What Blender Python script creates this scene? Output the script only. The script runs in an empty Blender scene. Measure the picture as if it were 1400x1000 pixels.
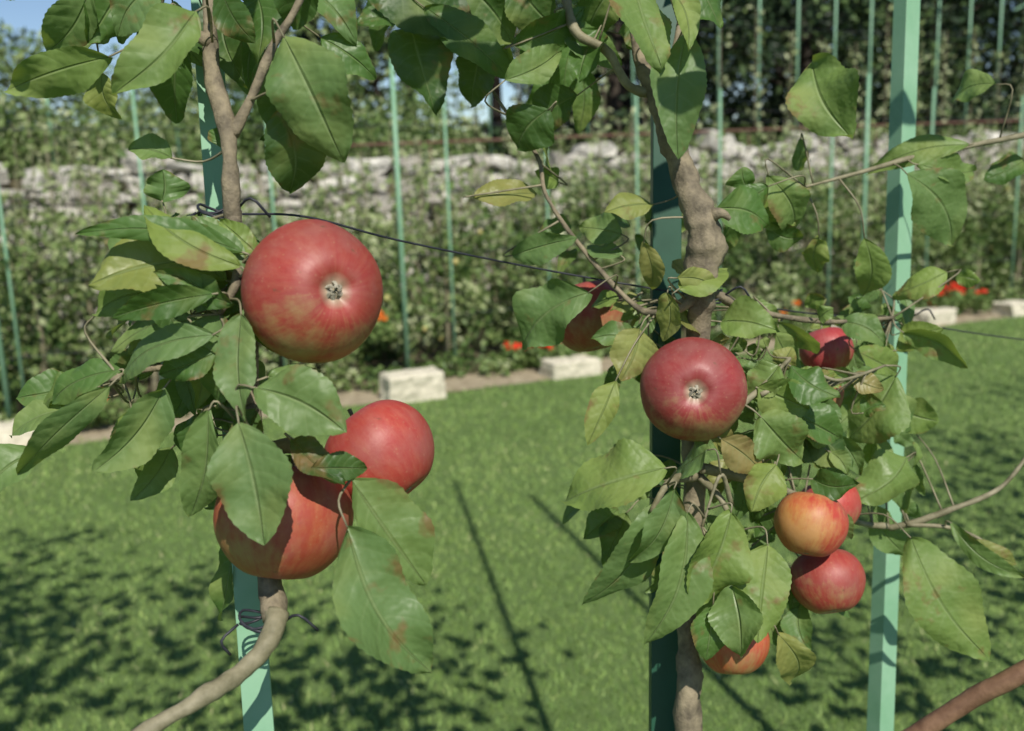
import bpy, math, random
import numpy as np
from mathutils import Vector, Matrix, noise
random.seed(7); rng=np.random.default_rng(7)
S=bpy.context.scene
# ------------------------------------------------------------ camera
F=1361.0
CAM=Vector((0,0,1.45))
M3=(Matrix.Rotation(math.radians(79),3,'X')@Matrix.Rotation(math.radians(-1.9),3,'Z'))
cd=bpy.data.cameras.new("camera"); cam=bpy.data.objects.new("camera",cd); S.collection.objects.link(cam)
cam.matrix_world=Matrix.Translation(CAM)@M3.to_4x4()
cd.sensor_width=36; cd.lens=36*F/1400; cd.clip_start=.02; cd.clip_end=2000
cd.dof.use_dof=True; cd.dof.focus_distance=.68; cd.dof.aperture_fstop=8
S.camera=cam
def P(x,y,d): return CAM+M3@Vector(((x-700)/F*d,-(y-500)/F*d,-d))
def D(x,y,z): return (M3@Vector((x,y,z))).normalized()
# ------------------------------------------------------------ light
el=math.radians(46); h=Vector((.29,-1)).normalized()
sd=Vector((h.x*math.cos(el),h.y*math.cos(el),math.sin(el)))
sl=bpy.data.lights.new("sun",'SUN'); sl.energy=5.0; sl.angle=math.radians(.5); sl.color=(1,.945,.84)
so=bpy.data.objects.new("sun",sl); S.collection.objects.link(so); so.rotation_euler=(-sd).to_track_quat('-Z','Y').to_euler(); so.location=(3,-8,8)
w=bpy.data.worlds.new("World"); S.world=w; w.use_nodes=True
nt=w.node_tree; bg=nt.nodes['Background']; sk=nt.nodes.new('ShaderNodeTexSky'); sk.sky_type='NISHITA'; sk.sun_disc=False
sk.sun_elevation=el; sk.sun_rotation=math.atan2(sd.x,sd.y); sk.air_density=1.0; sk.dust_density=0.0; sk.ozone_density=2.0; sk.altitude=1500
nt.links.new(sk.outputs[0],bg.inputs[0]); bg.inputs[1].default_value=.10
S.view_settings.view_transform='Standard'; S.view_settings.look='None'; S.view_settings.exposure=0

# ------------------------------------------------------------ materials
def newmat(n):
    m=bpy.data.materials.new(n); m.use_nodes=True; t=m.node_tree; return m,t,t.nodes['Principled BSDF'],t.nodes['Material Output']
def N(t,k,**kw):
    n=t.nodes.new(k)
    for a,b in kw.items(): setattr(n,a,b)
    return n
def ramp(t,stops,src=None):
    r=N(t,'ShaderNodeValToRGB'); e=r.color_ramp.elements
    while len(e)>1: e.remove(e[-1])
    e[0].position=stops[0][0]; e[0].color=(*stops[0][1],1)
    for p,c in stops[1:]:
        x=e.new(p); x.color=(*c,1)
    if src is not None: t.links.new(src,r.inputs[0])
    return r
def math_(t,op,a,b=None,c=None,clamp=False):
    n=N(t,'ShaderNodeMath',operation=op); n.use_clamp=clamp
    for i,v in enumerate((a,b,c)):
        if v is None: continue
        if isinstance(v,(int,float)): n.inputs[i].default_value=v
        else: t.links.new(v,n.inputs[i])
    return n.outputs[0]
def mixc(t,f,a,b,mode='MIX'):
    n=N(t,'ShaderNodeMix',data_type='RGBA',blend_type=mode)
    for i,v in ((0,f),(6,a),(7,b)):
        if isinstance(v,(int,float)): n.inputs[i].default_value=v
        elif isinstance(v,tuple): n.inputs[i].default_value=(*v,1)
        else: t.links.new(v,n.inputs[i])
    return n.outputs[2]
def noise_(t,scale,detail=3,vec=None,rough=.5):
    n=N(t,'ShaderNodeTexNoise'); n.inputs['Scale'].default_value=scale; n.inputs['Detail'].default_value=detail; n.inputs['Roughness'].default_value=rough
    if vec is not None: t.links.new(vec,n.inputs['Vector'])
    return n
def attr(t,name):
    a=N(t,'ShaderNodeAttribute'); a.attribute_name=name; return a.outputs['Fac']
def coord(t): return N(t,'ShaderNodeTexCoord').outputs['Object']
def bump(t,p,h,st,dist):
    b=N(t,'ShaderNodeBump'); b.inputs['Strength'].default_value=st; b.inputs['Distance'].default_value=dist
    t.links.new(h,b.inputs['Height']); t.links.new(b.outputs[0],p.inputs['Normal']); return b

def leaf_material():
    m,t,p,o=newmat("apple_leaf")
    lu,lv,ti=attr(t,'lu'),attr(t,'lv'),attr(t,'tint'); co=coord(t)
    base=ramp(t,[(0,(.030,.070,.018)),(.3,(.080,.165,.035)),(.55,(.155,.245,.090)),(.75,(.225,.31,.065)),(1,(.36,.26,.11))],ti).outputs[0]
    n1=noise_(t,70,2,co,.6); n2=noise_(t,25,1,co)
    base=mixc(t,math_(t,'MULTIPLY',n1.outputs[0],.5),base,(.065,.135,.030))
    base=mixc(t,math_(t,'MULTIPLY',math_(t,'SUBTRACT',n2.outputs[0],.52),2.4,clamp=True),base,(.27,.32,.09))
    av=math_(t,'ABSOLUTE',lv)
    ph=math_(t,'SUBTRACT',lu,math_(t,'MULTIPLY',math_(t,'POWER',av,1.4),.16))
    ph=math_(t,'ADD',ph,math_(t,'MULTIPLY',n1.outputs[0],.06))
    wv=math_(t,'ABSOLUTE',math_(t,'SINE',math_(t,'MULTIPLY',ph,22)))
    vein=math_(t,'SUBTRACT',1,math_(t,'MULTIPLY',wv,3,clamp=True),clamp=True)
    vein=math_(t,'MULTIPLY',vein,math_(t,'MULTIPLY',math_(t,'SUBTRACT',1.1,av),.2))
    mid=math_(t,'SUBTRACT',1,math_(t,'MULTIPLY',av,14,clamp=True),clamp=True)
    vv=math_(t,'MAXIMUM',vein,math_(t,'MULTIPLY',mid,.55))
    base=mixc(t,vv,base,(.28,.36,.16))
    n3=noise_(t,42,3,co,.6); br=math_(t,'MULTIPLY',math_(t,'SUBTRACT',math_(t,'ADD',n3.outputs[0],math_(t,'MULTIPLY',math_(t,'POWER',av,6),.06)),.61),9,clamp=True)
    base=mixc(t,math_(t,'MULTIPLY',br,.8),base,(.20,.12,.05))
    geo=N(t,'ShaderNodeNewGeometry')
    base2=mixc(t,math_(t,'MULTIPLY',geo.outputs['Backfacing'],.65),base,(.29,.36,.23))
    t.links.new(base2,p.inputs['Base Color'])
    rr=ramp(t,[(.35,(.42,)*3),(.7,(.68,)*3)],n2.outputs[0]); t.links.new(rr.outputs[0],p.inputs['Roughness']); p.inputs['Specular IOR Level'].default_value=.42
    quilt=math_(t,'MULTIPLY',wv,math_(t,'MULTIPLY',av,.3))
    hh=math_(t,'ADD',math_(t,'ADD',math_(t,'MULTIPLY',mid,-1.0),quilt),math_(t,'MULTIPLY',n1.outputs[0],2.2)); bump(t,p,hh,.7,.0018)
    tr=N(t,'ShaderNodeBsdfTranslucent'); tc=mixc(t,.6,base,(.44,.60,.06)); t.links.new(tc,tr.inputs[0])
    mx=N(t,'ShaderNodeMixShader'); mx.inputs[0].default_value=.27; t.links.new(p.outputs[0],mx.inputs[1]); t.links.new(tr.outputs[0],mx.inputs[2]); t.links.new(mx.outputs[0],o.inputs[0])
    return m
def foliage_material(name,stops,trans=.25,tcol=(.22,.34,.04),rough=.55):
    m,t,p,o=newmat(name); ti=attr(t,'tint')
    c=ramp(t,stops,ti).outputs[0]; t.links.new(c,p.inputs['Base Color']); p.inputs['Roughness'].default_value=rough; p.inputs['Specular IOR Level'].default_value=.3
    if trans>0:
        tr=N(t,'ShaderNodeBsdfTranslucent'); t.links.new(mixc(t,.5,c,tcol),tr.inputs[0])
        mx=N(t,'ShaderNodeMixShader'); mx.inputs[0].default_value=trans; t.links.new(p.outputs[0],mx.inputs[1]); t.links.new(tr.outputs[0],mx.inputs[2]); t.links.new(mx.outputs[0],o.inputs[0])
    return m
def simple(name,c1,c2,scale,rough=.7,bs=.4,bd=.002,spec=.4,detail=4):
    m,t,p,o=newmat(name); co=coord(t); n=noise_(t,scale,detail,co,.65)
    r=ramp(t,[(.3,c1),(.7,c2)],n.outputs[0]); t.links.new(r.outputs[0],p.inputs['Base Color']); p.inputs['Roughness'].default_value=rough; p.inputs['Specular IOR Level'].default_value=spec
    bump(t,p,n.outputs[0],bs,bd); return m
MLEAF=leaf_material()
MBG=foliage_material("garden_foliage",[(0,(.03,.065,.018)),(.4,(.115,.19,.05)),(.75,(.25,.32,.12)),(1,(.46,.50,.29))],.2,rough=.45)
MFAR=foliage_material("distant_foliage",[(0,(.03,.065,.018)),(.5,(.11,.18,.05)),(1,(.26,.32,.13))],0)
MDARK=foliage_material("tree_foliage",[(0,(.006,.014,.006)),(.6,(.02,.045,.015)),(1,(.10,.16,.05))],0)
MGRASS=foliage_material("grass",[(0,(.085,.165,.035)),(.5,(.215,.33,.085)),(.85,(.32,.42,.125)),(1,(.44,.44,.22))],0,rough=.6)
MBARK=simple("bark",(.085,.07,.05),(.30,.25,.165),70,.8,.8,.003)
MBARKR=simple("reddish_bark",(.12,.06,.035),(.26,.15,.09),60,.6,.5,.002)
MBARKG=simple("young_bark",(.12,.11,.06),(.30,.27,.18),60,.65,.6,.002)
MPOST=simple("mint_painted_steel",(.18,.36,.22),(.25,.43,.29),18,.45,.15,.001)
MPOSTSHADE=simple("steel_with_painted_shade",(.012,.06,.035),(.02,.085,.05),18,.45,.15,.001)  # middle post: green darkened, the tree's shade is put into the base colour
MWIRE=simple("dark_wire",(.015,.017,.025),(.04,.042,.055),90,.5,.2,.001)
MSOIL=simple("soil",(.05,.045,.025),(.15,.13,.07),9,.95,.9,.02)
MEARTH=simple("dry_earth",(.24,.19,.12),(.46,.39,.27),14,.95,.8,.015)
MBLOCK=simple("pale_stone",(.50,.46,.35),(.74,.68,.54),25,.85,.5,.006)
MHOSE=simple("rusty_pipe",(.10,.05,.035),(.19,.10,.07),20,.7,.3,.002)
MRED=simple("geranium_petal",(.6,.02,.008),(.8,.07,.015),40,.6,.2,.002)
MORG=simple("marigold_petal",(.7,.14,.02),(.8,.25,.03),40,.6,.2,.002)
MFRUIT=simple("unripe_apple_skin",(.30,.33,.10),(.5,.4,.16),20,.4,.1,.001)
MSEP=simple("dry_sepal",(.14,.12,.08),(.50,.47,.38),300,.9,.5,.001)
MDBARK=simple("dark_bark",(.02,.016,.012),(.07,.055,.04),12,.9,.6,.02)
def stone_mat():
    m,t,p,o=newmat("dry_stone"); co=coord(t); n=noise_(t,11,5,co,.75); ti=attr(t,'tint')
    a=ramp(t,[(0,(.30,.275,.235)),(.5,(.57,.54,.47)),(1,(.74,.71,.63))],ti).outputs[0]
    b=ramp(t,[(.32,(.4,)*3),(.56,(1,)*3)],n.outputs[0]).outputs[0]
    t.links.new(mixc(t,1,a,b,'MULTIPLY'),p.inputs['Base Color']); p.inputs['Roughness'].default_value=.9; bump(t,p,n.outputs[0],1,.035); return m
MSTONE=stone_mat()
def ground_mat():
    m,t,p,o=newmat("lawn_turf"); co=coord(t); n=noise_(t,160,2,co,.7)
    a=ramp(t,[(.3,(.06,.12,.025)),(.7,(.21,.31,.085))],n.outputs[0]).outputs[0]
    t.links.new(a,p.inputs['Base Color']); p.inputs['Roughness'].default_value=.9; bump(t,p,n.outputs[0],.9,.015); return m
MTURF=ground_mat()
def apple_mat(i,ydir,yam,red=(.31,.030,.024),yel=(.31,.24,.06)):
    m,t,p,o=newmat("apple_skin"); co=coord(t)
    sp=N(t,'ShaderNodeSeparateXYZ'); t.links.new(co,sp.inputs[0])
    nrm=N(t,'ShaderNodeVectorMath',operation='NORMALIZE'); t.links.new(co,nrm.inputs[0])
    dt=N(t,'ShaderNodeVectorMath',operation='DOT_PRODUCT'); t.links.new(nrm.outputs[0],dt.inputs[0]); dt.inputs[1].default_value=ydir
    ang=math_(t,'ARCTAN2',sp.outputs[1],sp.outputs[0])
    cb=N(t,'ShaderNodeCombineXYZ'); t.links.new(math_(t,'SINE',ang),cb.inputs[0]); t.links.new(math_(t,'COSINE',ang),cb.inputs[1]); t.links.new(math_(t,'MULTIPLY',sp.outputs[2],12),cb.inputs[2])
    st=noise_(t,8,5,cb.outputs[0],.65); bl=noise_(t,40+i,4,co,.6); fine=noise_(t,300,4,co,.7); big=noise_(t,18+i,2,co)
    k=math_(t,'ADD',dt.outputs['Value'],math_(t,'MULTIPLY',math_(t,'SUBTRACT',st.outputs[0],.5),1.3))
    k=math_(t,'ADD',k,math_(t,'MULTIPLY',math_(t,'SUBTRACT',bl.outputs[0],.5),2.8))
    k=math_(t,'ADD',math_(t,'MULTIPLY',k,.9),yam-.5,clamp=True)
    redv=mixc(t,ramp(t,[(.4,(0,)*3),(.72,(1,)*3)],st.outputs[0]).outputs[0],red,(red[0]*1.15,red[1]*2.4,red[2]*1.9))
    redv=mixc(t,math_(t,'MULTIPLY',ramp(t,[(.4,(0,)*3),(.65,(1,)*3)],big.outputs[0]).outputs[0],.5),redv,(red[0]*.55,red[1]*.7,red[2]*.8))
    c=mixc(t,math_(t,'MULTIPLY',k,.85),redv,yel)
    vo=N(t,'ShaderNodeTexVoronoi'); vo.inputs['Scale'].default_value=230; t.links.new(co,vo.inputs['Vector'])
    dots=math_(t,'MULTIPLY',math_(t,'SUBTRACT',.2,vo.outputs['Distance']),7,clamp=True)
    c=mixc(t,math_(t,'MULTIPLY',dots,.26),c,(.42,.25,.13))
    c=mixc(t,math_(t,'MULTIPLY',ramp(t,[(.42,(0,)*3),(.65,(1,)*3)],bl.outputs[0]).outputs[0],.12),c,(.46,.32,.28))
    c=mixc(t,math_(t,'MULTIPLY',fine.outputs[0],.14),c,(.38,.20,.15))
    sc=noise_(t,120,2,co); c=mixc(t,math_(t,'MULTIPLY',math_(t,'SUBTRACT',sc.outputs[0],.70),8,clamp=True),c,(.12,.06,.03))
    rd=math_(t,'SQRT',math_(t,'ADD',math_(t,'MULTIPLY',sp.outputs[0],sp.outputs[0]),math_(t,'MULTIPLY',sp.outputs[1],sp.outputs[1])))
    ru=math_(t,'SUBTRACT',1,math_(t,'DIVIDE',math_(t,'ADD',rd,math_(t,'MULTIPLY',bl.outputs[0],.006)),.013),clamp=True)
    c=mixc(t,math_(t,'MULTIPLY',ru,1.6,clamp=True),c,(.40,.36,.25))
    t.links.new(c,p.inputs['Base Color'])
    rn=ramp(t,[(.3,(.42,)*3),(.7,(.64,)*3)],bl.outputs[0]); t.links.new(rn.outputs[0],p.inputs['Roughness']); p.inputs['Specular IOR Level'].default_value=.5
    bump(t,p,math_(t,'ADD',bl.outputs[0],math_(t,'MULTIPLY',fine.outputs[0],.15)),.35,.0018)
    return m
# ------------------------------------------------------------ mesh builder
class MB:
    def __init__(s): s.v=[];s.f=[];s.mi=[];s.a={'tint':[],'lu':[],'lv':[]}
    def add(s,vs,fs,mi=0,tint=.5,lu=None,lv=None):
        o=len(s.v); s.v.extend([tuple(x) for x in vs]); s.f.extend([tuple(i+o for i in f) for f in fs]); s.mi.extend([mi]*len(fs))
        n=len(vs); s.a['tint'].extend([tint]*n); s.a['lu'].extend(lu or [0.]*n); s.a['lv'].extend(lv or [0.]*n)
    def make(s,name,mats,parent=None,smooth=True):
        me=bpy.data.meshes.new(name); me.from_pydata(s.v,[],s.f)
        for m in mats: me.materials.append(m)
        me.polygons.foreach_set('material_index',s.mi)
        me.polygons.foreach_set('use_smooth',[smooth]*len(s.f))
        for k,a in s.a.items():
            at=me.attributes.new(k,'FLOAT','POINT'); at.data.foreach_set('value',a)
        ob=bpy.data.objects.new(name,me); S.collection.objects.link(ob)
        if parent: ob.parent=parent
        return ob
def empty(name,loc=(0,0,0)):
    e=bpy.data.objects.new(name,None); S.collection.objects.link(e); e.empty_display_size=.1; return e
def smoothpath(pts,rad,k=5):
    if len(pts)<3:
        return [pts[0].lerp(pts[1],i/k) for i in range(k+1)],[rad[0]+(rad[1]-rad[0])*i/k for i in range(k+1)]
    q=[pts[0]*2-pts[1]]+list(pts)+[pts[-1]*2-pts[-2]]; out=[];ro=[]
    for i in range(1,len(q)-2):
        for j in range(k):
            t=j/k;a,b,c,d=q[i-1],q[i],q[i+1],q[i+2]
            out.append(.5*((2*b)+(c-a)*t+(2*a-5*b+4*c-d)*t*t+(3*b-a-3*c+d)*t**3)); ro.append(rad[i-1]+(rad[i]-rad[i-1])*t)
    out.append(pts[-1]); ro.append(rad[-1]); return out,ro
def tube(mb,pts,rad,n=8,k=5,mi=0,rough=0.0,tint=.5,cap=True):
    pts=[Vector(p) for p in pts]
    if isinstance(rad,(int,float)): rad=[rad]*len(pts)
    P_,R_=smoothpath(pts,rad,k); vs=[];fs=[]
    up=Vector((.3,.2,.9)) if abs((P_[-1]-P_[0]).normalized().z)<.8 else Vector((1,.1,0))
    for i,p in enumerate(P_):
        t=(P_[min(i+1,len(P_)-1)]-P_[max(i-1,0)]).normalized(); a=t.cross(up).normalized(); b=t.cross(a)
        for j in range(n):
            an=2*math.pi*j/n; d=a*math.cos(an)+b*math.sin(an); r=R_[i]
            if rough: r*=1+rough*noise.noise(Vector(p+d*R_[i])*45)+rough*.7*noise.noise(Vector(p+d*R_[i])*130)
            vs.append(p+d*r)
    for i in range(len(P_)-1):
        for j in range(n):
            fs.append((i*n+j,i*n+(j+1)%n,(i+1)*n+(j+1)%n,(i+1)*n+j))
    if cap: fs.append(tuple(range(n))[::-1]); fs.append(tuple((len(P_)-1)*n+j for j in range(n)))
    mb.add(vs,fs,mi,tint); return P_
def leaf(mb,B,T,W,Nn,tint,arc=.08,NU=32,NV=4,fold=.18,wave=.06):
    L=T-B; ln=L.length
    if ln<1e-4: return
    ax=L/ln; side=ax.cross(Nn)
    if side.length<.05: side=ax.cross(Vector((.3,.8,.2)))
    side.normalize(); nn=side.cross(ax)
    ph=random.random()*6; ph2=random.random()*6; fr=random.uniform(6,11); sk=random.uniform(-.13,.13); tw=random.uniform(-.7,.7); vs=[];lu=[];lv=[]; tipc=random.uniform(-.04,.22); asym=random.uniform(-.12,.12)
    ew=[random.uniform(-1,1.3) for _ in range(2)]; pk=random.uniform(.80,.95)
    for i in range(NU+1):
        u=i/NU; half=W/2*(max(0,math.sin(math.pi*u**pk))**.80)*(1-.16*u**2.5)
        if i==0: half=W*.015
        if u>.9: half+=W*.02*(1-u)/.1
        for j in range(-NV,NV+1):
            v=j/NV; hf=half*(1+asym*v)
            if abs(j)==NV and NU>20: hf*=1.0+(.026 if i%2 else -.012)+.05*math.sin(u*13+ph+v)
            z=fold*abs(v)*half+arc*ln*4*u*(1-u)+wave*W*(math.sin(u*fr+ph+(1.7 if v>0 else 0)))*v*v+.04*W*math.sin(u*15+ph2)*v
            z+=tw*half*v*u - ew[0 if v<0 else 1]*.30*half*abs(v)**3
            z-=tipc*ln*u**3
            vs.append(B+ax*ln*u+side*(hf*v+sk*ln*math.sin(math.pi*u))+nn*z); lu.append(u); lv.append(v)
    K=2*NV+1; fs=[]
    for i in range(NU):
        for j in range(2*NV):
            a=i*K+j; fs.append((a,a+1,a+K+1,a+K))
    mb.add(vs,fs,0,tint,lu,lv)

def cloud(mb,centers,size,tint,flat=.3,aspect=.55,bias=(0,-.3,.6)):
    n=len(centers); d=rng.normal(size=(n,3)); d/=np.linalg.norm(d,axis=1)[:,None]
    nm=rng.normal(size=(n,3))+np.array(bias)*1.2; sd_=np.cross(d,nm); sd_/=np.linalg.norm(sd_,axis=1)[:,None]+1e-9
    nn=np.cross(sd_,d); s=(np.asarray(size)*rng.uniform(.65,1.25,n))[:,None]
    a=centers-d*s*.5; b=centers+sd_*s*aspect*.5+nn*s*.1; c=centers+d*s*.5; e=centers-sd_*s*aspect*.5+nn*s*.1
    V=np.stack([a,b,c,e],1).reshape(-1,3); o=len(mb.v)
    mb.v.extend(map(tuple,V.tolist())); idx=(np.arange(n)*4+o)[:,None]+np.arange(4); mb.f.extend(map(tuple,idx.tolist())); mb.mi.extend([0]*n)
    mb.a['tint'].extend(np.repeat(np.clip(tint,0,1),4).tolist()); mb.a['lu'].extend([0.]*4*n); mb.a['lv'].extend([0.]*4*n)
def ellipsoid_pts(c,r,n,shell=.35):
    d=rng.normal(size=(n,3)); d/=np.linalg.norm(d,axis=1)[:,None]; rr=rng.uniform(shell,1,n)**.6
    return np.array(c)+d*rr[:,None]*np.array(r)

# ------------------------------------------------------------ ground, lawn
E0=np.array([-2.87,5.38]); U=np.array([.8988,.4384]); U/=np.linalg.norm(U); NB=np.array([-U[1],U[0]])
def bed(s,t,z=0): q=E0+U*s+NB*t; return Vector((q[0],q[1],z))
def sheet(name,quads,mat,parent=None):
    mb=MB(); mb.add(quads,[tuple(range(len(quads)))]); return mb.make(name,[mat],parent,False)
sheet("ground",[(-900,-900,0),(900,-900,0),(900,900,0),(-900,900,0)],MSOIL)
lawn=sheet("lawn",[Vector((-14,-8,.004)),Vector((20,-8,.004)),bed(26,-.02,.004),bed(14,0,.004),bed(8,.03,.004),bed(3,-.03,.004),bed(0,.02,.004),bed(-10,0,.004)],MTURF)
mb=MB(); n=230000
Y=1.5+(rng.uniform(0,1,n)**1.25)*10; X=rng.uniform(-.72,.72,n)*(Y+.5)
q=np.stack([X,Y],1)-E0; tt=q@NB; ss=q@U; kp=tt<-.02+.03*np.sin(ss*5)+.02*np.sin(ss*17)+rng.normal(0,.02,n); X=X[kp];Y=Y[kp];tt=tt[kp];n=len(X)
hh=rng.uniform(.008,.026,n); an=rng.uniform(0,6.28,n); wd=.0011*(1+Y*.42); lean=rng.uniform(.2,1.1,n)*hh; la=rng.uniform(0,6.28,n)
base=np.stack([X,Y,np.full(n,.004)],1); dx=np.stack([np.cos(an)*wd,np.sin(an)*wd,np.zeros(n)],1); tip=base+np.stack([np.cos(la)*lean,np.sin(la)*lean,hh],1)
V=np.stack([base-dx,base+dx,tip],1).reshape(-1,3); mb.v=list(map(tuple,V.tolist())); mb.f=list(map(tuple,(np.arange(n)*3)[:,None]+np.arange(3))); mb.mi=[0]*n
pt=.46+.10*np.sin(X*2.1+1)*np.sin(Y*1.7)+.05*np.sin(X*9+np.sin(Y*7)*2)*np.sin(Y*11)+.06*np.sign(np.sin(tt*6.5))+rng.normal(0,.22,n); pt=np.clip(pt,0,1)
mb.a={'tint':np.repeat(pt,3).tolist(),'lu':[0.]*3*n,'lv':[0.]*3*n}
mb.make("grass_blades",[MGRASS],lawn,False)
mb=MB(); vs=[];k=90
for i in range(k):
    s=-9+i*.36; vs.append(bed(s,-.03+random.uniform(-.03,.03),.006)); vs.append(bed(s,.42+random.uniform(-.08,.08),.006))
mb.add(vs,[(2*i,2*i+2,2*i+3,2*i+1) for i in range(k-1)]); mb.make("bare_earth_path",[MEARTH])

# ------------------------------------------------------------ retaining wall + terrace
WT=3.3; WH=1.60
def hW(s): return 1.56+.014*max(0,min(s,24))+.03*math.sin(s*.9)
mb=MB()
def stone(c,sx,sy,sz,tint,rot):
    vs=[];ids={};fs=[]; cr,sr=math.cos(rot),math.sin(rot)
    for i in range(3):
        for j in range(3):
            for k_ in range(3):
                if i==j==k_==1: continue
                p=np.array([i-1,j-1,k_-1],float); nrm=np.abs(p).sum(); p*= {1:1.0,2:.9,3:.78}[nrm]
                p+=rng.normal(0,.13,3); x,z_=p[0]*sx/2,p[2]*sz/2
                ids[(i,j,k_)]=len(vs); vs.append(bed(c[0]+x*cr-z_*sr,c[1]+p[1]*sy/2,c[2]+x*sr+z_*cr))
    def fq(f):
        for a in (0,1):
            for b in (0,1): fs.append(tuple(ids[f(*x)] for x in ((a,b),(a+1,b),(a+1,b+1),(a,b+1))))
    fq(lambda a,b:(a,b,2)); fq(lambda a,b:(b,a,0)); fq(lambda a,b:(a,0,b)); fq(lambda a,b:(b,2,a)); fq(lambda a,b:(2,a,b)); fq(lambda a,b:(0,b,a))
    mb.add(vs,fs,0,tint)
for col in range(int(33/.42)):
    s0=-9+col*.42; z=0.0; W_=.42
    while z<hW(s0)-.05:
        hgt=random.uniform(.07,.20); cuts=sorted([0,W_]+([random.uniform(.1,.32)] if random.random()<.75 else [])); off=random.uniform(-.12,.12)
        for a,b in zip(cuts[:-1],cuts[1:]):
            hz=hgt*random.uniform(.85,1.15)
            stone((s0+(a+b)/2+off,WT+.12+random.uniform(-.05,.05),z+hgt/2+random.uniform(-.02,.02)),(b-a)*1.06,.3,hz*1.05,random.betavariate(2.8,1.8),random.uniform(-.2,.2))
        z+=hgt
wall=mb.make("dry_stone_wall",[MSTONE],None,False)
b2=MB(); q0=[bed(-9,WT+.14,0),bed(24,WT+.14,0),bed(24,WT+.14,WH-.08),bed(-9,WT+.14,WH-.08)]; b2.add(q0,[(0,1,2,3)]); b2.make("rubble_core",[MSOIL],wall,False)
sheet("terrace_ground",[bed(-60,WT+.15,WH-.07),bed(120,WT+.15,WH-.07),bed(200,400,WH-.07),bed(-200,400,WH-.07)],MSOIL)
mb=MB(); tube(mb,[bed(3,WT+.02,hW(3)+.13),bed(9,WT+.02,hW(9)+.14),bed(15,WT+.02,hW(15)+.15),bed(24,WT+.02,hW(24)+.16)],.014,8,6)
for s in range(4,24,2): tube(mb,[bed(s,WT+.05,hW(s)-.1),bed(s,WT+.05,hW(s)+.13)],.010,6,2)
mb.make("rusty_pipe_rail",[MHOSE])

# ------------------------------------------------------------ posts
def angle_post(name,bot,top,wdt,mat,yaw=0,th=.003):
    mb=MB(); a=Vector((math.cos(yaw),math.sin(yaw),0)); b=Vector((-math.sin(yaw),math.cos(yaw),0))
    prof=[(0,0),(wdt,0),(wdt,th),(th,th),(th,wdt),(0,wdt)]
    prof=[(x-wdt/2,y) for x,y in prof]; vs=[]
    for p in (bot,top):
        for x,y in prof: vs.append(p+a*x+b*y)
    n=len(prof); fs=[(i,(i+1)%n,n+(i+1)%n,n+i) for i in range(n)]+[tuple(range(n))[::-1],tuple(range(n,2*n))]
    mb.add(vs,fs); ob=mb.make(name,[mat],None,False)
    bv=ob.modifiers.new("bevel",'BEVEL'); bv.width=.0006; bv.segments=2; return ob
def ext(p1,p2,zb,zt):
    d=(p2-p1)/(p2.z-p1.z); return p1+d*(zb-p1.z),p1+d*(zt-p1.z)
b_,t_=ext(P(353,990,.635),P(284,60,.68),0,3.2); angle_post("green_trellis_post",b_,t_,.019,MPOST,.05)
b_,t_=ext(P(910,990,.87),P(913,60,.87),0,3.1); angle_post("green_trellis_post",b_,t_,.025,MPOSTSHADE,-.05)
b_,t_=ext(P(1213,990,1.08),P(1249,10,1.1),0,3.3); RPB,RPT=b_,t_; angle_post("green_trellis_post",b_,t_,.020,MPOST,.4)
b_=Vector((1.03,1.0,0)); angle_post("green_trellis_post",b_,b_+Vector((0,0,3.6)),.03,MPOST,.15)
b_=Vector((1.75,1.5,0)); angle_post("green_trellis_post",b_,b_+Vector((0,0,3.6)),.03,MPOST,.15)
b_=Vector((-.95,.25,0)); angle_post("green_trellis_post",b_,b_+Vector((0,0,3.2)),.03,MPOST,.15)

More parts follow.
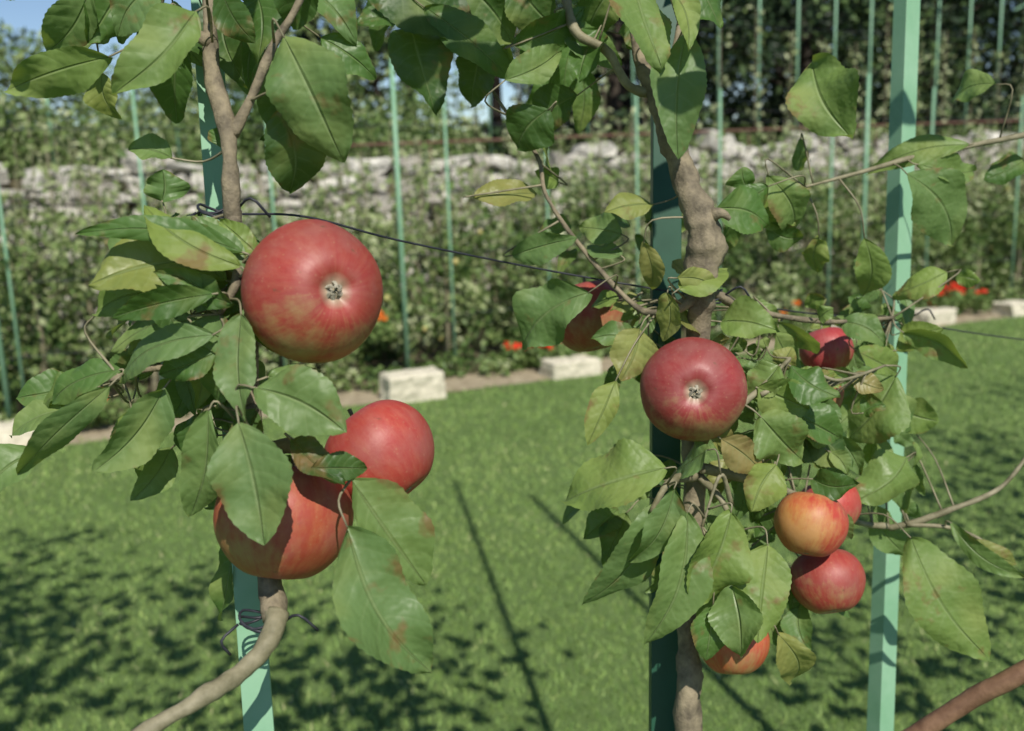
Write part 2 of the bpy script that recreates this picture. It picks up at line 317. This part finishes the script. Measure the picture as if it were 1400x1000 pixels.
# ------------------------------------------------------------ near trees
class Tree:
    def __init__(s,name): s.e=empty(name); s.w=MB(); s.l=MB(); s.sk=[]
    def branch(s,pts,rad,rough=.25,mi=0,n=12,k=7):
        p=tube(s.w,pts,rad,n,k,mi,rough); s.sk+= p
    def pl(s,L,facing=None):
        bx,by,tx,ty,w_,d,ti=L[:7]
        B=P(bx,by,d); dd=random.uniform(-.02,.03)*d/.6; T=P(tx,ty,d+(L[7] if len(L)>7 else dd))
        view=(CAM-B).normalized(); nn=view+Vector((random.uniform(-.6,.6),0,random.uniform(-.1,.7)))
        leaf(s.l,B,T,w_/F*d*1.04,nn,ti+random.uniform(-.1,.1),arc=random.uniform(.0,.12),fold=random.uniform(.02,.45),wave=random.uniform(.05,.15))
        s.pet(B,(T-B).normalized())
    def pet(s,B,ax,mx=.09):
        if not s.sk: return
        q=min(s.sk,key=lambda p:(p-B).length_squared)
        if (q-B).length<mx: tube(s.w,[B+ax*.001,B-ax*(q-B).length*.3+(q-B)*.2,q],[.0006,.0007,.001],5,4,2)
    def fill(s,cx,cy,spx,spy,d,n,wr=(38,70),tr=(.1,.75),dr=.05,down=.4):
        for i in range(n):
            bx,by=random.gauss(cx,spx),random.gauss(cy,spy); a=math.atan2(by-cy,bx-cx)+random.uniform(-.8,.8)
            dd=d+random.uniform(0,dr); w_=random.uniform(*wr)*.7/dd*.9; L=w_*random.uniform(1.5,2.1)
            dx,dy=math.cos(a),math.sin(a)+down; B=P(bx,by,dd); z=random.uniform(-.5,.5)
            T=P(bx+dx*L*.75,by+dy*L*.75,dd+z*L/F*dd)
            v=(CAM-B).normalized()+Vector((random.uniform(-1,1),random.uniform(-.3,.3),random.uniform(-.2,1.1)))
            leaf(s.l,B,T,w_/F*dd,v,random.uniform(*tr),arc=random.uniform(.0,.16),NU=24,NV=3,fold=random.uniform(.1,.5),wave=random.uniform(.03,.16)); s.pet(B,(T-B).normalized(),.06)
    def crown(s,x,y,z0,z1,r,n,ry=None):
        ry=ry or r*.5
        for i in range(n):
            z=random.uniform(z0,z1); B=Vector((random.gauss(x,r*.5),random.gauss(y,ry*.5),z))
            d=Vector((random.gauss(0,1),random.gauss(0,1),random.gauss(-.3,.7))).normalized(); L=random.uniform(.05,.085)
            leaf(s.l,B,B+d*L,L*.55,Vector((random.gauss(0,.6),random.gauss(-.4,.6),1)),random.uniform(.1,.8),NU=8,NV=2,arc=.06)
    def done(s):
        s.w.make("trunk_and_branches",[MBARK,MBARKR,MBARKG],s.e); s.l.make("leaves",[MLEAF],s.e)
# --- left tree
A=Tree("apple_tree")
A.branch([P(262,-660,.68),P(275,-200,.66),P(286,0,.62),P(290,100,.61),P(310,175,.60),P(317,280,.60),P(326,400,.62),P(340,520,.62),P(350,640,.62),P(368,790,.60),P(378,845,.585)],[.005,.0058,.0042,.0046,.0058,.0054,.0065,.007,.007,.0072,.0078],.3)
A.branch([P(380,838,.585),P(372,865,.575),P(335,915,.56),P(275,955,.54),P(190,1010,.52),P(60,1120,.5),P(-10,1500,.62)],[.0072,.0062,.0050,.0050,.0052,.008,.011],.35,2)
A.branch([P(318,185,.60),P(345,130,.60),P(375,60,.60),P(400,20,.60),P(440,-60,.60)],[.004,.003,.0026,.0022,.002],.25)
A.branch([P(320,290,.605),P(318,330,.59),P(325,380,.575),P(300,430,.575)],[.005,.004,.0035,.002],.3)
A.branch([P(345,560,.61),P(330,580,.58),P(345,600,.57)],[.004,.003,.002],.3)
A.branch([P(355,620,.61),P(400,610,.59),P(440,640,.58),P(480,655,.575)],[.005,.004,.003,.002],.3)
A.branch([P(340,500,.61),P(280,500,.6),P(200,505,.6),P(150,520,.6)],[.004,.003,.002,.0015],.3)
A.branch([P(290,60,.61),P(220,20,.62),P(140,-10,.62)],[.004,.003,.002],.3)
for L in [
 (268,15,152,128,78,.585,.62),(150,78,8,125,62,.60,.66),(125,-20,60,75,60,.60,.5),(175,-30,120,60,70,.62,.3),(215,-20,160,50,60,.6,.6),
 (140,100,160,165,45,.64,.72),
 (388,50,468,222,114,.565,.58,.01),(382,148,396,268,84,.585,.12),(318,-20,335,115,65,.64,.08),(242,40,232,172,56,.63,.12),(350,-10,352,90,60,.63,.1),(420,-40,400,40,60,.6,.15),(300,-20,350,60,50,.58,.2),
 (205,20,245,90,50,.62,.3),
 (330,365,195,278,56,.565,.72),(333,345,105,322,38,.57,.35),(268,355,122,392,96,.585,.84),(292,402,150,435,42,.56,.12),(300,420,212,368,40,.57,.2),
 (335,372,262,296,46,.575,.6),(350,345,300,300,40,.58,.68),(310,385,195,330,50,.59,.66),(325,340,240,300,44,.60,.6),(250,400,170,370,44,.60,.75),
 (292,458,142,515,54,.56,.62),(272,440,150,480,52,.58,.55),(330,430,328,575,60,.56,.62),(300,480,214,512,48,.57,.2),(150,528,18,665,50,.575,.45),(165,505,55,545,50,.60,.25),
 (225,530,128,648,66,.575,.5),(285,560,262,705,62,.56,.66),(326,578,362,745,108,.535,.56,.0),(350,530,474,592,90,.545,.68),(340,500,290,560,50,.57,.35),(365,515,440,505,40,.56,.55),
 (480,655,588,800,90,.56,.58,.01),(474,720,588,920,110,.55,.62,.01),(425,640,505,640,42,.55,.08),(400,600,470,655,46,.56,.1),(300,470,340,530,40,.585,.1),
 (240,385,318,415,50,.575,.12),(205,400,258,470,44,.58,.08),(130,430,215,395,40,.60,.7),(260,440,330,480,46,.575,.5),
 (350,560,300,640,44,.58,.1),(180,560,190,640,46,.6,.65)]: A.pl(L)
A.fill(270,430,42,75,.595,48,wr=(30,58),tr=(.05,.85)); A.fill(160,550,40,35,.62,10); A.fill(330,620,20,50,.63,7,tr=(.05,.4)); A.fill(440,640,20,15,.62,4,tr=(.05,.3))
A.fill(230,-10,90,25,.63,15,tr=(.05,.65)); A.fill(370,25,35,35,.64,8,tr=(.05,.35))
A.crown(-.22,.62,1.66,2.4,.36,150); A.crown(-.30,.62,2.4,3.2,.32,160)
A.done()
# --- right tree
R=Tree("apple_tree")
R.branch([P(820,-700,.9),P(850,-150,.85),P(868,40,.82),P(885,110,.80),P(906,160,.79),P(930,225,.785),P(956,292,.78),P(967,325,.78),P(960,385,.785),P(956,450,.8),P(950,600,.82),P(944,800,.83),P(940,900,.83),P(941,1000,.83),P(945,1400,.9),ext(P(941,1000,.83),P(945,1400,.9),0,1)[0]],
 [.005,.005,.005,.006,.0085,.010,.0112,.0145,.0122,.009,.009,.009,.0095,.0105,.013,.016],.4,0,18,9)
R.branch([P(895,130,.80),P(860,118,.79),P(830,70,.79),P(785,40,.79),P(770,-40,.8)],[.005,.0035,.0036,.004,.004],.3,2)
R.branch([P(905,135,.795),P(925,60,.79),P(940,-20,.8)],[.005,.003,.0025],.3)
R.branch([P(965,300,.78),P(985,292,.77),P(998,300,.77)],[.007,.005,.002],.3)
R.branch([P(958,400,.785),P(915,425,.79),P(870,420,.82),P(800,345,.83),P(748,270,.83),P(735,215,.84),P(690,150,.85),P(640,70,.86)],[.006,.004,.0024,.002,.0018,.0016,.0014,.0012],.2,0)
R.branch([P(965,395,.785),P(1030,425,.82),P(1130,440,.88),P(1220,435,.95)],[.005,.0028,.0022,.0018],.3)
R.branch([P(1215,720,.95),P(1175,715,.93),P(1120,690,.87),P(1040,660,.82),P(960,640,.8)],[.003,.0028,.003,.0035,.005],.3,2)
R.branch([P(1215,722,.95),P(1250,715,.94),P(1305,695,.93),P(1355,675,.93),P(1385,650,.93),P(1420,600,.93)],[.0032,.0032,.0028,.0024,.002,.0015],.25,2)
R.branch([P(1240,718,.94),P(1300,722,.93),P(1350,745,.93),P(1385,790,.93)],[.0022,.0018,.0015,.0012],.2,2)
R.branch([P(950,620,.81),P(980,580,.78),P(1030,540,.79),P(1080,490,.82)],[.005,.004,.0025,.0015],.3,2)
R.branch([P(955,650,.81),P(990,690,.79),P(1015,760,.80),P(1040,850,.81)],[.004,.0025,.002,.0015],.3,2)
R.branch([P(950,650,.81),P(915,660,.77),P(890,700,.77)],[.005,.003,.002],.3,2)
R.branch([P(1040,540,.79),P(1100,510,.80),P(1150,520,.82),P(1210,500,.86)],[.0022,.0018,.0015,.001],.3,2)
R.branch([P(1000,690,.79),P(985,650,.77),P(960,720,.76)],[.002,.0014,.001],.3,2)
R.branch([P(1450,175,.98),P(1335,198,.96),P(1250,215,.94),P(1180,235,.92),P(1100,256,.9)],[.003,.0026,.0026,.002,.0012],.2,2)
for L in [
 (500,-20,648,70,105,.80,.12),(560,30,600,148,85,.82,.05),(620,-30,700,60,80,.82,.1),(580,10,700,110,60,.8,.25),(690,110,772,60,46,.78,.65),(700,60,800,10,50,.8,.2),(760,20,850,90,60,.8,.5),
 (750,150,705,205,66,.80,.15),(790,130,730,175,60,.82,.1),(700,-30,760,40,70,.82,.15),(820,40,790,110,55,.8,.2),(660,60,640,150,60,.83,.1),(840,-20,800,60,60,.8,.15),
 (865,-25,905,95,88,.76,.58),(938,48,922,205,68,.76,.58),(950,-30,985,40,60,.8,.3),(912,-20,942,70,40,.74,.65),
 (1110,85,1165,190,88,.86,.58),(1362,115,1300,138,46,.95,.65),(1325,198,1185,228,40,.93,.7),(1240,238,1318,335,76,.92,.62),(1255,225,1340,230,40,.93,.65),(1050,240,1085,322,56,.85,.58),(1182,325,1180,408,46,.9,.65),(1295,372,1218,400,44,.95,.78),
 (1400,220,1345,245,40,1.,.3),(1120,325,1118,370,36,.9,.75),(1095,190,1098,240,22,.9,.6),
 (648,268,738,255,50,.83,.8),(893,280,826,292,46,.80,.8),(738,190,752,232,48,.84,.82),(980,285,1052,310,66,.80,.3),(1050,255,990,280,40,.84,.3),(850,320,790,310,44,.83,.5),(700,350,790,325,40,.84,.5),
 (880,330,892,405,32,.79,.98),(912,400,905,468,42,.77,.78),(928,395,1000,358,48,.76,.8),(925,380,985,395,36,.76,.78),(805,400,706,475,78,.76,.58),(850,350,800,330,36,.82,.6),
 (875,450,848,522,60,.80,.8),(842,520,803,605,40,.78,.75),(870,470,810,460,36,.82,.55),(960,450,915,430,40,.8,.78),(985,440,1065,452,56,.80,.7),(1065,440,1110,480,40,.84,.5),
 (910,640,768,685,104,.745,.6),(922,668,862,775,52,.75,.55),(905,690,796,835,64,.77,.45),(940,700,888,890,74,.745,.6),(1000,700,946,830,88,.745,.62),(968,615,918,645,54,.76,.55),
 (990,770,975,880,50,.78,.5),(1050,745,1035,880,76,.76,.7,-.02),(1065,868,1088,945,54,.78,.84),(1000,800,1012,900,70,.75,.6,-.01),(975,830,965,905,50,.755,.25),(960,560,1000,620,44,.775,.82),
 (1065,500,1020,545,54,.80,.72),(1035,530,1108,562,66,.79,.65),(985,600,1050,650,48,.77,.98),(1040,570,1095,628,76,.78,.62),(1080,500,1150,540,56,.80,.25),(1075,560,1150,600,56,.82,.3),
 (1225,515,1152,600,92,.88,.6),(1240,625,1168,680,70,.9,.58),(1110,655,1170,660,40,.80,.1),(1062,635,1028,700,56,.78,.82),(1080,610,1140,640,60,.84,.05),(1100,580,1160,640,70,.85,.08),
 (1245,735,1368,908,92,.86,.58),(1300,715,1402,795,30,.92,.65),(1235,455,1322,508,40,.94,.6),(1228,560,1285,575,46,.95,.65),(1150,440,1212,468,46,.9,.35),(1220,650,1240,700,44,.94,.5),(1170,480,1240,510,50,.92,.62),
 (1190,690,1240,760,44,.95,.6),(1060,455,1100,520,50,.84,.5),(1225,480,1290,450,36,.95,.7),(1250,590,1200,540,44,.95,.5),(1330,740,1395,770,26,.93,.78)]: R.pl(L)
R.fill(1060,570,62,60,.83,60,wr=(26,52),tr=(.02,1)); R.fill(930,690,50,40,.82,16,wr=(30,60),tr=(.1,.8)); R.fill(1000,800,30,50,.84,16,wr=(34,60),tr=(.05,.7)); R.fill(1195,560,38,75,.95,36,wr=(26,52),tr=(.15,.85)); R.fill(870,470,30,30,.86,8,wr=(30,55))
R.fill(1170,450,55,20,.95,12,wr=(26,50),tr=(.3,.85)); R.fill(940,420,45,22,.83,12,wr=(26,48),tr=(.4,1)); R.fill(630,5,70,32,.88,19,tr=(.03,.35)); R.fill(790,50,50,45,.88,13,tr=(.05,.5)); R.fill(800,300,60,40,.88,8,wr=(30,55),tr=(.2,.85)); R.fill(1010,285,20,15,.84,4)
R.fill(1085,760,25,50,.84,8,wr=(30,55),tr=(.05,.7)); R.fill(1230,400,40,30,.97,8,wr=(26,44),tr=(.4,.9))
R.crown(.16,.84,1.70,2.45,.42,230,.2)
R.done()
def neighbour(x,y,z1,r,n):
    T=Tree("apple_tree"); T.branch([Vector((x,y,0)),Vector((x+.02,y,.7)),Vector((x-.02,y+.02,1.4)),Vector((x,y,z1))],[.018,.015,.012,.005],.25,0,10)
    for i in range(7):
        z=.7+i*(z1-.9)/7; sg=1 if i%2 else -1; T.branch([Vector((x,y,z)),Vector((x+sg*r*.5,y,z+.1)),Vector((x+sg*r,y+.05,z+.22))],[.008,.005,.002],.25,0,7)
    T.crown(x,y,.8,z1,r,n); T.done()
neighbour(-.78,.42,3.1,.36,380); neighbour(-1.18,1.02,3.25,.40,520); neighbour(-2.1,1.3,3.5,.45,460); neighbour(1.45,1.05,2.6,.42,320); neighbour(2.3,1.5,3.1,.55,620); neighbour(3.1,2.2,3.3,.6,640); neighbour(4.2,3.2,3.3,.6,520)
mb=MB(); tube(mb,[P(1520,850,.8),P(1400,918,.82),P(1330,955,.84),P(1250,1005,.86),P(1050,1120,.92)],[.0085,.0083,.008,.008,.0075],12,6,0,.12); mb.make("pruned_branch",[MBARKR])

# ------------------------------------------------------------ training wires and ties
mb=MB()
tube(mb,[P(283,291,.638),P(330,293,.65),P(420,297,.68),P(550,330,.74),P(760,372,.83),P(955,405,.86),P(1100,428,.97),P(1235,440,1.09),P(1385,463,1.22),P(1700,500,1.6)],.0009,6,6)
for (x,y,d,r) in [(298,290,.62,.012),(358,848,.60,.013),(960,405,.80,.016),(1228,432,1.09,.015)]:
    c=P(x,y,d)
    for q_ in range(3):
        pts=[c+Vector((math.cos(a)*r,math.sin(a)*r*.8,.003*math.sin(a*2+q_)+(q_-1)*.002)) for a in [i*.7 for i in range(10)]]; tube(mb,pts,.0009,5,3)
    tube(mb,[c+Vector((r,-.005,0)),c+Vector((r+.012,-.012,.008)),c+Vector((r+.022,-.008,-.004))],.0009,5,3)
    tube(mb,[c+Vector((-r,-.005,0)),c+Vector((-r-.008,-.014,-.006)),c+Vector((-r-.004,-.012,-.016))],.0009,5,3)
mb.make("training_wire",[MWIRE])

# ------------------------------------------------------------ apples
def apple(cx,cy,rp,d,cal,yd,yam,**kw):
    Rr=rp/F*d; C=P(cx,cy,d); zc=D(*cal); q=zc.to_track_quat('Z','Y'); Mx=q.to_matrix()
    yl=Mx.inverted()@D(*yd); mb=MB(); NT,NP=48,48; vs=[];fs=[]; s5=random.random()*6; ax_=random.uniform(-.03,.03)
    for i in range(NT+1):
        t=math.pi*i/NT
        for j in range(NP):
            p=2*math.pi*j/NP; s_=math.sin(t); c_=math.cos(t)
            r=Rr*1.0*s_**.95*(1-.07*c_)*(1+.014*math.cos(5*p+s5)*(.3+.7*max(0,c_)))*(1+ax_*math.cos(2*p))
            z=Rr*.92*c_
            if c_>0: z-=Rr*(.21+.015*math.cos(5*p+s5))*math.exp(-(s_/.27)**2)
            else: z+=Rr*.34*math.exp(-(s_/.30)**2)
            r+=Rr*.022*noise.noise(Vector((math.cos(p)*s_,math.sin(p)*s_,c_))*1.7+Vector((cx,cy,0)))
            vs.append(Vector((r*math.cos(p),r*math.sin(p),z)))
    for i in range(NT):
        for j in range(NP): fs.append((i*NP+j,(i+1)*NP+j,(i+1)*NP+(j+1)%NP,i*NP+(j+1)%NP))
    mb.add(vs,fs,0)
    for k_ in range(12):
        a=k_*math.pi/6+random.uniform(-.2,.2); dr=Vector((math.cos(a),math.sin(a),0)); z0=Rr*.71; sdv=Vector((-math.sin(a),math.cos(a),0)); o_=.16 if k_%2 else .10
        mb.add([dr*Rr*o_+sdv*Rr*.045+Vector((0,0,z0)),dr*Rr*o_-sdv*Rr*.045+Vector((0,0,z0)),dr*Rr*.02+sdv*Rr*.04*(-1)**k_+Vector((0,0,z0+Rr*.11)),dr*Rr*.10+Vector((0,0,z0+Rr*.07))],[(0,1,3),(1,2,3),(0,3,2)],1)
    tube(mb,[Vector((0,0,-Rr*.55)),Vector((Rr*.03,0,-Rr*.75)),Vector((Rr*.08,Rr*.03,-Rr*1.0))],[Rr*.03,Rr*.028,Rr*.04],8,5,2)
    ob=mb.make("apple",[apple_mat(random.randint(0,9),yl,yam,**kw),MSEP,MBARKG]); ob.location=C; ob.rotation_mode='QUATERNION'; ob.rotation_quaternion=q; return ob
apple(430,400,97,.573,(.52,-.04,.84),(-.15,-1,.0),.32)
apple(520,622,77,.63,(.5,-.6,.1),(-.5,-.8,.2),.05,red=(.37,.034,.028))
apple(388,710,93,.60,(-.1,-.98,.1),(-.7,-.6,.2),.24,red=(.33,.045,.024))
apple(948,533,72,.775,(-.13,-.04,.99),(.1,-1,.1),.2,red=(.27,.024,.028))
apple(806,433,55,.93,(.2,-.95,.1),(.5,-.6,.6),.36,yel=(.34,.22,.08))
apple(1130,480,36,.95,(.2,-.9,.2),(0,-1,.3),.05,red=(.34,.026,.035))
apple(1120,540,33,.93,(.2,-.9,.2),(0,-1,.3),.2)
apple(1108,717,50,.80,(-.2,-.9,.2),(-.7,.1,.6),.55,red=(.42,.04,.025),yel=(.50,.26,.06))
apple(1131,795,50,.83,(.1,-.9,.35),(-.5,-1,.3),.2)
apple(1002,878,50,.80,(0,-.9,.2),(0,-1,.3),.2,red=(.44,.06,.02))
apple(1134,692,42,.88,(.2,-.9,.2),(0,-1,.3),.0,red=(.40,.03,.025))

# ------------------------------------------------------------ flower bed
def groundpt(px,py):
    d=(M3@Vector(((px-700)/F,-(py-500)/F,-1))); k=-CAM.z/d.z; return CAM+d*k
tx=bpy.data.textures.new("rock",'CLOUDS'); tx.noise_scale=.08
for (px,py,ww,hh_,dd) in [(573,551,.36,.19,.2),(790,517,.36,.12,.22),(18,615,.28,.13,.2),(1288,446,.34,.13,.22),(1400,432,.34,.12,.2),(1180,462,.3,.10,.22)]:
    g=groundpt(px,py); mb=MB(); bv_=[]
    for zz,s_ in ((0,1.02),(hh_*.93,1),(hh_,.94)):
        for sx,sy in ((-1,-1),(1,-1),(1,1),(-1,1)):
            o=Vector((U[0],U[1],0))*sx*ww/2*s_+Vector((NB[0],NB[1],0))*(sy*dd/2*s_+dd/2); bv_.append(g+o+Vector((random.uniform(-.02,.02),random.uniform(-.02,.02),zz+random.uniform(-.008,.008))))
    mb.add(bv_,[(0,1,5,4),(1,2,6,5),(2,3,7,6),(3,0,4,7),(4,5,9,8),(5,6,10,9),(6,7,11,10),(7,4,8,11),(8,9,10,11)]); ob=mb.make("stone_edging_block",[MBLOCK],None,False)
    bv=ob.modifiers.new("b",'BEVEL'); bv.width=.015; bv.segments=3
    sb=ob.modifiers.new("s",'SUBSURF'); sb.levels=sb.render_levels=3; sb.subdivision_type='SIMPLE'
    dm=ob.modifiers.new("d",'DISPLACE'); dm.texture=tx; dm.strength=.035; dm.texture_coords='GLOBAL'
fence=empty("garden_trellis"); mb=MB()
for s in [-1.6,.15,.95,1.75,3.0,3.8,4.6,5.4,6.6,7.8,9.0,10.3,11.6,13,14.5,16]:
    p=bed(s,.55,0); tube(mb,[p,p+Vector((0,0,2.0+.1*random.random()))],.010,6,1)
for (px,py) in [(567,528),(16,600),(1190,440)]:
    g=groundpt(px,py); g=g+Vector((NB[0],NB[1],0))*.12; tube(mb,[g,g+Vector((0,0,2.2))],.017,6,1)
mb.make("posts",[MPOST],fence)
mb=MB()
for z_ in (.45,.9,1.35,1.8): tube(mb,[bed(-8,.57,z_),bed(2,.57,z_-.01),bed(9,.57,z_),bed(20,.57,z_)],.003,5,6)
mb.make("wires",[MWIRE],fence)
fence2=empty("terrace_trellis"); mb=MB()
s=-6.0
while s<24:
    p=bed(s,WT+.75,WH-.07); hgt=(2.4 if s>4.5 else 1.0); tube(mb,[p,p+Vector((0,0,hgt+.15*random.random()))],.015,6,1); s+= .62 if s>4.5 else 1.1
for s in (9.2,13.5):
    tube(mb,[bed(s,WT+.9,WH+1.9),bed(s+1,WT+.9,WH+2.25),bed(s+2,WT+.9,WH+1.9)],.014,6,6)
mb.make("posts",[MPOST],fence2)
mb=MB()
for z_ in (.5,1.0,1.5,2.05): tube(mb,[bed(5,WT+.76,WH+z_),bed(24,WT+.76,WH+z_)],.003,5,3)
mb.make("wires",[MWIRE],fence2)
row=empty("espalier_tree_row"); lv=MB(); tk=MB(); fr=MB()
def ico(mb,c,r):
    a=[Vector((0,0,1))]+[Vector((math.cos(i*1.0472)*math.cos(l),math.sin(i*1.0472)*math.cos(l),math.sin(l))) for l in (.5,-.5) for i in range(6)]+[Vector((0,0,-1))]
    f=[(0,1+i,1+(i+1)%6) for i in range(6)]+[(1+i,7+i,7+(i+1)%6,1+(i+1)%6) for i in range(6)]+[(13,7+(i+1)%6,7+i) for i in range(6)]
    mb.add([c+v*r for v in a],f)
for t0,hh_,dens,st0 in ((.85,.96,160,-7.5),(1.6,1.08,150,-7.2),(2.45,1.2,140,-7.1)):
    s=st0
    while s<19:
        H=hh_*random.uniform(.78,1.22)*(1+.012*max(0,s))
        p=bed(s,t0); tube(tk,[p,bed(s+.03,t0,H*.5),bed(s-.02,t0,H)],[.022,.016,.006],7,4,0,.2)
        for i in range(10):
            zc=random.uniform(.1,1)*H; sx=random.uniform(-.42,.42)
            c=bed(s+sx,t0+random.uniform(-.2,.2),zc); tube(tk,[bed(s,t0,zc*.8),c],[.008,.003],5,3)
            k_=int(dens*random.uniform(.5,1.2)); pts=ellipsoid_pts(c,(.24,.2,.19),k_,.2)
            cloud(lv,pts,.066,rng.normal(.52+random.uniform(-.3,.3),.2,k_))
            if random.random()<.1:
                ico(fr,c+Vector((random.uniform(-.1,.1),-.15,random.uniform(-.1,.1))),random.uniform(.02,.03))
        for i in range(7):
            sx=random.uniform(-.4,.4); z0=H*.7; z1=H+random.uniform(.1,.65); tube(tk,[bed(s+sx,t0,z0),bed(s+sx*1.1,t0,z1)],[.006,.003],4,2)
            k_=26; zz=rng.uniform(z0,z1,k_); q_=bed(s+sx,t0); pts=np.stack([q_.x+rng.normal(0,.04,k_),q_.y+rng.normal(0,.04,k_),zz],1); cloud(lv,pts,.075,rng.normal(.75,.18,k_))
        s+=random.uniform(.6,.8)
lv.make("leaves",[MBG],row,False); tk.make("stems",[MBARKG],row); fr.make("fruit",[MFRUIT],row)
bo=empty("flower_border"); lv=MB(); rd=MB(); og=MB()
s=-7
while s<19:
    c=bed(s,random.uniform(.3,.6),.07); k_=90; cloud(lv,ellipsoid_pts(c,(.15,.13,random.uniform(.06,.16)),k_,.1),.045,rng.normal(.5+random.uniform(-.3,.2),.15,k_),aspect=.8); s+=random.uniform(.08,.22)
def blossom(mb,px,py,off,z,n=3,sp=.05):
    g=groundpt(px,py)
    for i in range(n):
        c=np.array([g.x+random.gauss(0,sp),g.y+random.gauss(0,sp),0])+np.array([NB[0],NB[1],0])*off; c[2]=z+random.gauss(0,.03)
        cloud(mb,ellipsoid_pts(c,(.035,.035,.03),34,.2),.028,np.full(34,.5),aspect=.9)
        cloud(lv,ellipsoid_pts(c-np.array([0,0,.1]),(.1,.1,.08),50,.2),.05,rng.normal(.5,.15,50),aspect=.8)
blossom(rd,722,512,.2,.17,4); blossom(rd,758,512,.12,.22,4); blossom(rd,132,592,.05,.24,5,.04); blossom(rd,1320,440,.3,.22,6,.09); blossom(rd,1352,436,.35,.25,7,.1); blossom(rd,1310,440,.3,.14,3,.1)
blossom(og,540,540,.3,.48,3,.06); blossom(og,1095,468,.3,.2,4,.08); blossom(og,1080,470,.3,.15,3,.08); blossom(rd,110,590,.3,.12,2); blossom(rd,1385,436,.4,.2,3,.1)
lv.make("plants",[MBG],bo,False); rd.make("geraniums",[MRED],bo,False); og.make("marigolds",[MORG],bo,False)
tp=empty("terrace_shrubs"); lv=MB(); tk=MB()
s=-8.
while s<24:
    if s>4.5:
        p=bed(s,WT+.72,WH); k_=random.randint(60,110); H=random.uniform(1.2,1.9); zz=WH+rng.uniform(0,1,k_)**1.2*H; pts=np.stack([p.x+rng.normal(0,.06,k_),p.y+rng.normal(0,.05,k_),zz],1); cloud(lv,pts,.09,rng.normal(.92,.12,k_)); tube(tk,[p,p+Vector((0,0,H))],[.012,.004],5,2)
        c=bed(s+random.uniform(-.2,.2),WT+.6,WH+.1); k_=130; cloud(lv,ellipsoid_pts(c,(.35,.25,.2),k_),.07,rng.normal(.6,.2,k_)); s+=.55
    else:
        for i in range(3):
            c=bed(s,WT+random.uniform(.5,1.8),WH+random.uniform(.05,.45)); k_=240; cloud(lv,ellipsoid_pts(c,(.45,.35,random.uniform(.25,.45)),k_,.4),.085,rng.normal(.5+random.uniform(-.3,.35),.2,k_))
        s+=.4
lv.make("leaves",[MBG],tp,False); tk.make("stems",[MBARK],tp)
def bigtree(base,H,Rc,n,mat,ls,name="garden_tree",tb=.5,low=.25):
    e=empty(name); tk=MB(); lv=MB(); b=Vector(base)
    tube(tk,[b,b+Vector((.1,0,H*.3)),b+Vector((-.05,.1,H*.6)),b+Vector((.05,0,H*.92))],[H*.022,H*.018,H*.012,H*.004],8,4,0,.1)
    nc=int(26+Rc*6)
    for i in range(nc):
        a=random.uniform(0,6.28); zz=random.uniform(low,1.0); rr=Rc*math.sqrt(max(.05,1-((zz-.5)/.56)**2))*random.uniform(.35,1)
        c=b+Vector((math.cos(a)*rr,math.sin(a)*rr,H*zz)); tube(tk,[b+Vector((0,0,H*zz*.7)),(b+Vector((0,0,H*zz*.7))).lerp(c,.5)+Vector((0,0,.1)),c],[H*.005,H*.003,H*.0015],5,3)
        k_=n//nc; cr=Rc*random.uniform(.26,.46); cloud(lv,ellipsoid_pts(c,(cr,cr,cr*.75),k_,.3),ls,rng.normal(tb+random.uniform(-.3,.3),.22,k_))
    tk.make("trunk_and_limbs",[MDBARK],e); lv.make("crown",[mat],e,False)
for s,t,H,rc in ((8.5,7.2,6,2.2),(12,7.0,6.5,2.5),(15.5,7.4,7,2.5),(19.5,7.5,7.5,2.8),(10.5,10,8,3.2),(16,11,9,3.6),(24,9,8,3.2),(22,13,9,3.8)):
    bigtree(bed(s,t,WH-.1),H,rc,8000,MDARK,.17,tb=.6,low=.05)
for s,t,H,rc,tb in ((-3,9,1.9,1.6,.5),(.5,10,2.1,1.5,.6),(2.8,8,1.9,1.2,.7),(5.2,8.5,2.9,1.5,.7),(-6,14,2.4,2.4,.4),(-1,17,2.6,2.5,.4),(-10,18,3.0,3,.4),(4,16,2.6,2.2,.45),(-14,13,3,2.5,.45)):
    bigtree(bed(s,t,WH-.1),H,rc,4200,MFAR,.12,tb=tb,low=.05)
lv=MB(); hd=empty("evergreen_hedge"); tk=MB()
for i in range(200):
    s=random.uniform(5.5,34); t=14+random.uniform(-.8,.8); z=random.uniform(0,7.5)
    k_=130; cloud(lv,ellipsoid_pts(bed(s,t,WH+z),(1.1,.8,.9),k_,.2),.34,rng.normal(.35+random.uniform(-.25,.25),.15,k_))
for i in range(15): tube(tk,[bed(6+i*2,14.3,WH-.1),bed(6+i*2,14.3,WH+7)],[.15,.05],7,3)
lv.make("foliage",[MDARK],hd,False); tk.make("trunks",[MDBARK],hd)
lv=MB()
for i in range(260):
    a=random.uniform(-1.4,1.4); r=random.uniform(45,75); c=(math.sin(a)*r,math.cos(a)*r,random.uniform(0,1)*r*.055); k_=130; cloud(lv,ellipsoid_pts(c,(3.5,3.5,1.8),k_,.4),.8,rng.normal(.35+random.uniform(-.2,.2),.15,k_))
lv.make("distant_woodland",[MFAR],None,False)
